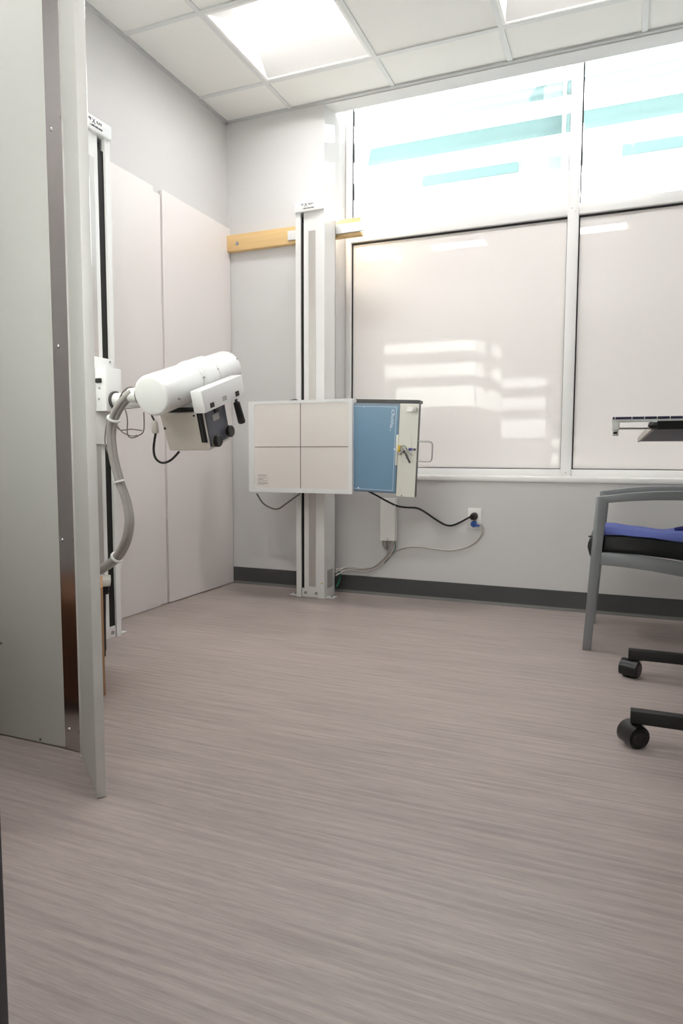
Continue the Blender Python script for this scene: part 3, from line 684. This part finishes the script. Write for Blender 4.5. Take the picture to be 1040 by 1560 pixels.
# ------------------------------------------------------------------ rolling table
tb = thing('rolling_table', (2.58, -1.34, 0), 'grey table on black rails with casters at the right edge', 'table')
obj('table_top', G().prism([(2.292, -2.03), (2.286, -2.022), (2.280, -.74), (2.284, -.735), (2.90, -.735), (2.90, -2.03)], 2, .845, .860), 'table_grey', tb)
obj('edge_band', G().box(2.2785, 2.2860, -2.02, -.74, .842, .8610).bevel(.0015, 1), 'table_edge', tb, label='pale edge band')
obj('edge_band', G().tube([(2.292, -2.029, .8526), (2.284, -2.026, .8526), (2.281, -2.018, .8526)], .009, 8).box(2.29, 2.90, -2.036, -2.028, .8435, .8612), 'black_gloss', tb, label='black front edge band')
def caster(x, y, ang, parent):
    n = Vector((math.cos(R(ang)), math.sin(R(ang)), 0)); c = Vector((x, y, .031))-n*.004
    o = obj('caster', G().cyl(c-n*.004, c+n*.004, .024, n=20).cyl((x+.006, y, .046), (x+.006, y, .066), .009, n=12), 'black', parent, smooth=40)
    for s in (-1, 1):
        obj('wheel', G().lathe(c+n*s*.006, c+n*s*.028, [(0, 0), (0, .031), (.75, .031), (1, .026), (1, 0)], 24), 'black', o, smooth=35)
        obj('hub_cap', G().lathe(c+n*s*.028, c+n*s*.030, [(0, 0), (0, .020), (1, .018), (1, 0)], 20), 'black_gloss', o, smooth=35)
    h = G()      # hood over both wheels
    k = 10; vs = []
    for s in (-1, 1):
        for i in range(k+1):
            a_ = R(-35+165*i/k); t_ = Vector((-n.y, n.x, 0))
            vs.append(c+n*s*.0305-t_*(.034*math.cos(a_))+Vector((0, 0, .034*math.sin(a_))))
    h.add(vs, [(i, i+1, i+k+2, i+k+1) for i in range(k)])
    obj('hood', h, 'black_gloss', o, smooth=60)
for y, angs in ((-1.02, -26), (-1.65, -57)):
    obj('foot_rail', G().box(2.270, 2.92, y, y+.032, .066, .101).bevel(.002), 'black', tb)
    obj('upright', G().box(2.452, 2.502, y+.002, y+.034, .100, .846).bevel(.003), 'black', tb)
    caster(2.284, y+.012, angs, tb); caster(2.895, y+.012, -40, tb)
# caliper lying over the table edge
ca = thing('measuring_caliper', (2.35, -2.0, .862), 'white measuring caliper with navy scale overhanging the table edge', 'caliper')
bar = obj('bar', G().box(2.202, 2.62, -2.012, -1.985, .8615, .8668).box(2.300, 2.62, -2.006, -1.985, .8612, .8618).bevel(.001, 1), 'caliper_alu', ca)
obj('scale_strip', G().box(2.203, 2.62, -2.0125, -1.985, .8668, .8722).bevel(.001, 1), 'caliper_navy', ca, label='navy scale strip')
for k in range(18):
    x = 2.217+.0245*k if k else 2.208
    obj('tick', G().box(x-.0008, x+.0008, -2.0132, -2.0120, .8670, .8720), 'caliper_alu', ca)
obj('jaw', G().box(2.202, 2.217, -2.012, -1.990, .8445, .8615).bevel(.001, 1), 'caliper_alu', ca)
jt = obj('jaw_tip', G().box(2.204, 2.216, -2.010, -1.990, .832, .8442).bevel(.0015, 1), 'caliper_alu', ca)
obj('slot', G().box(2.2055, 2.2130, -2.0108, -2.0095, .8358, .8408), 'black', jt)
obj('rod', G().cyl((2.216, -1.995, .848), (2.30, -1.975, .8485), .0022, n=10), 'steel', ca, smooth=40)

# ------------------------------------------------------------------ lead-lined screen at the left
sc = thing('protective_screen', (.5, -2.25, 0), 'tall pale control screen with angled wing at the left edge', 'screen')
SH = 2.13
obj('main_panel', G().box(.002, .933, -2.25, -2.228, .003, SH).bevel(.002), 'screen', sc)
for z in (.004,): pass
st = obj('corner_strip', G().box(.872, .930, -2.2525, -2.2502, .003, SH), 'stainless', sc, label='stainless steel corner strip')
wd = Vector((.205, -.166, 0)).normalized(); wn = Vector((-.166, -.205, 0)).normalized()     # wing direction, camera-side normal
W0 = Vector((.934, -2.262, 0)); WL = .262
def wbox(u0, u1, n0, n1, z0, z1):
    g = G(); vs = []
    for z in (z0, z1):
        for u, n in ((u0, n0), (u1, n0), (u1, n1), (u0, n1)): vs.append(W0+wd*u+wn*n+Vector((0, 0, z)))
    return g.add(vs, [(0,3,2,1),(4,5,6,7),(0,1,5,4),(1,2,6,5),(2,3,7,6),(3,0,4,7)])
obj('wing_panel', wbox(.004, WL-.004, -.018, 0, .003, SH).bevel(.001, 1), 'screen', sc)
obj('wing_edge', wbox(WL-.004, WL+.001, -.0195, .0015, .002, SH).bevel(.002), 'screen_edge', sc)
obj('corner_strip', wbox(.006, .020, 0, .002, .003, SH), 'stainless', sc, label='stainless steel corner strip')
obj('corner_lip', wbox(.020, .0225, 0, .004, .003, SH), 'screen_edge', sc)
for py in (197, 528, 823, 1111):
    q = at({197: 78, 528: 88.5, 823: 95, 1111: 105.5}[py], py, 1, -2.2525)
    obj('rivet', G().lathe((q.x, -2.2525, q.z), (q.x, -2.2565, q.z), [(0, 0), (0, .0052), (.5, .0045), (1, .002), (1, 0)], 12), 'screw', st, smooth=60)
    c_ = W0+wd*.013+wn*.002; obj('rivet', G().lathe((c_.x, c_.y, q.z+.01), Vector((c_.x, c_.y, q.z+.01))+wn*.004, [(0, 0), (0, .0052), (.5, .0045), (1, .002), (1, 0)], 12), 'screw', st, smooth=60)
for px, py in ((2, 980), (62, 1130)):
    q = at(px, py, 1, -2.25); obj('plug_screw', G().cyl((q.x, -2.25, max(q.z, .012)), (q.x, -2.2515, max(q.z, .012)), .004, n=8), 'wire_grey', sc)

# ------------------------------------------------------------------ things behind the screen
bx_ = thing('cardboard_box', (.48, -1.74, 0), 'brown cardboard box behind the pale control screen', 'box')
pA = at(161, 1060, 2, 0); pT = at(157, 895, 1, pA.y)
MB = Matrix.Translation((pA.x, pA.y, 0)) @ Matrix.Rotation(R(42), 4, 'Z')
obj('body', G().box(-.30, 0, 0, .22, .001, pT.z).bevel(.002).xf(MB), 'cardboard', bx_)
obj('tape', G().box(-.17, -.12, -.0008, .221, pT.z-.1, pT.z+.0008).xf(MB), 'plastic_clear', bx_)
stl = thing('step_stool', (.30, -1.50, 0), 'low black stool with pale grey top beside the tube column', 'stool')
q0 = at(168, 888, 1, -1.54)
MS = Matrix.Translation((q0.x, -1.54, 0)) @ Matrix.Rotation(R(40), 4, 'Z')
obj('tread', G().box(-.20, 0, 0, .11, q0.z-.014, q0.z+.014).bevel(.004).xf(MS), 'plastic_clear', stl)
for x in (-.026, -.175):
    for y in (.012, .098):
        obj('leg', G().tube([(x, y, q0.z-.016), (x-.004, y, q0.z*.5), (x-.006, y, .003)], .008, 8).xf(MS), 'black', stl, smooth=60)
obj('apron', G().box(-.19, -.008, .003, .107, q0.z-.045, q0.z-.014).xf(MS), 'black', stl)
cbn = thing('low_cabinet', (.53, -2.65, 0), 'low brown wooden cabinet mirrored in the steel corner strip', 'cabinet')
obj('carcass', G().box(.32, .76, -2.85, -2.466, .03, .355).bevel(.003), 'cabinet_wood', cbn)
obj('plinth', G().box(.33, .75, -2.84, -2.48, .0, .03), 'black', cbn)
for a_, b_ in ((.323, .538), (.542, .757)):
    d_ = obj('door', G().box(a_, b_, -2.465, -2.450, .035, .35).bevel(.002), 'cabinet_wood', cbn)
    obj('knob', G().cyl(((.525 if a_ < .5 else .555), -2.450, .27), ((.525 if a_ < .5 else .555), -2.435, .27), .008, n=12), 'steel', d_)
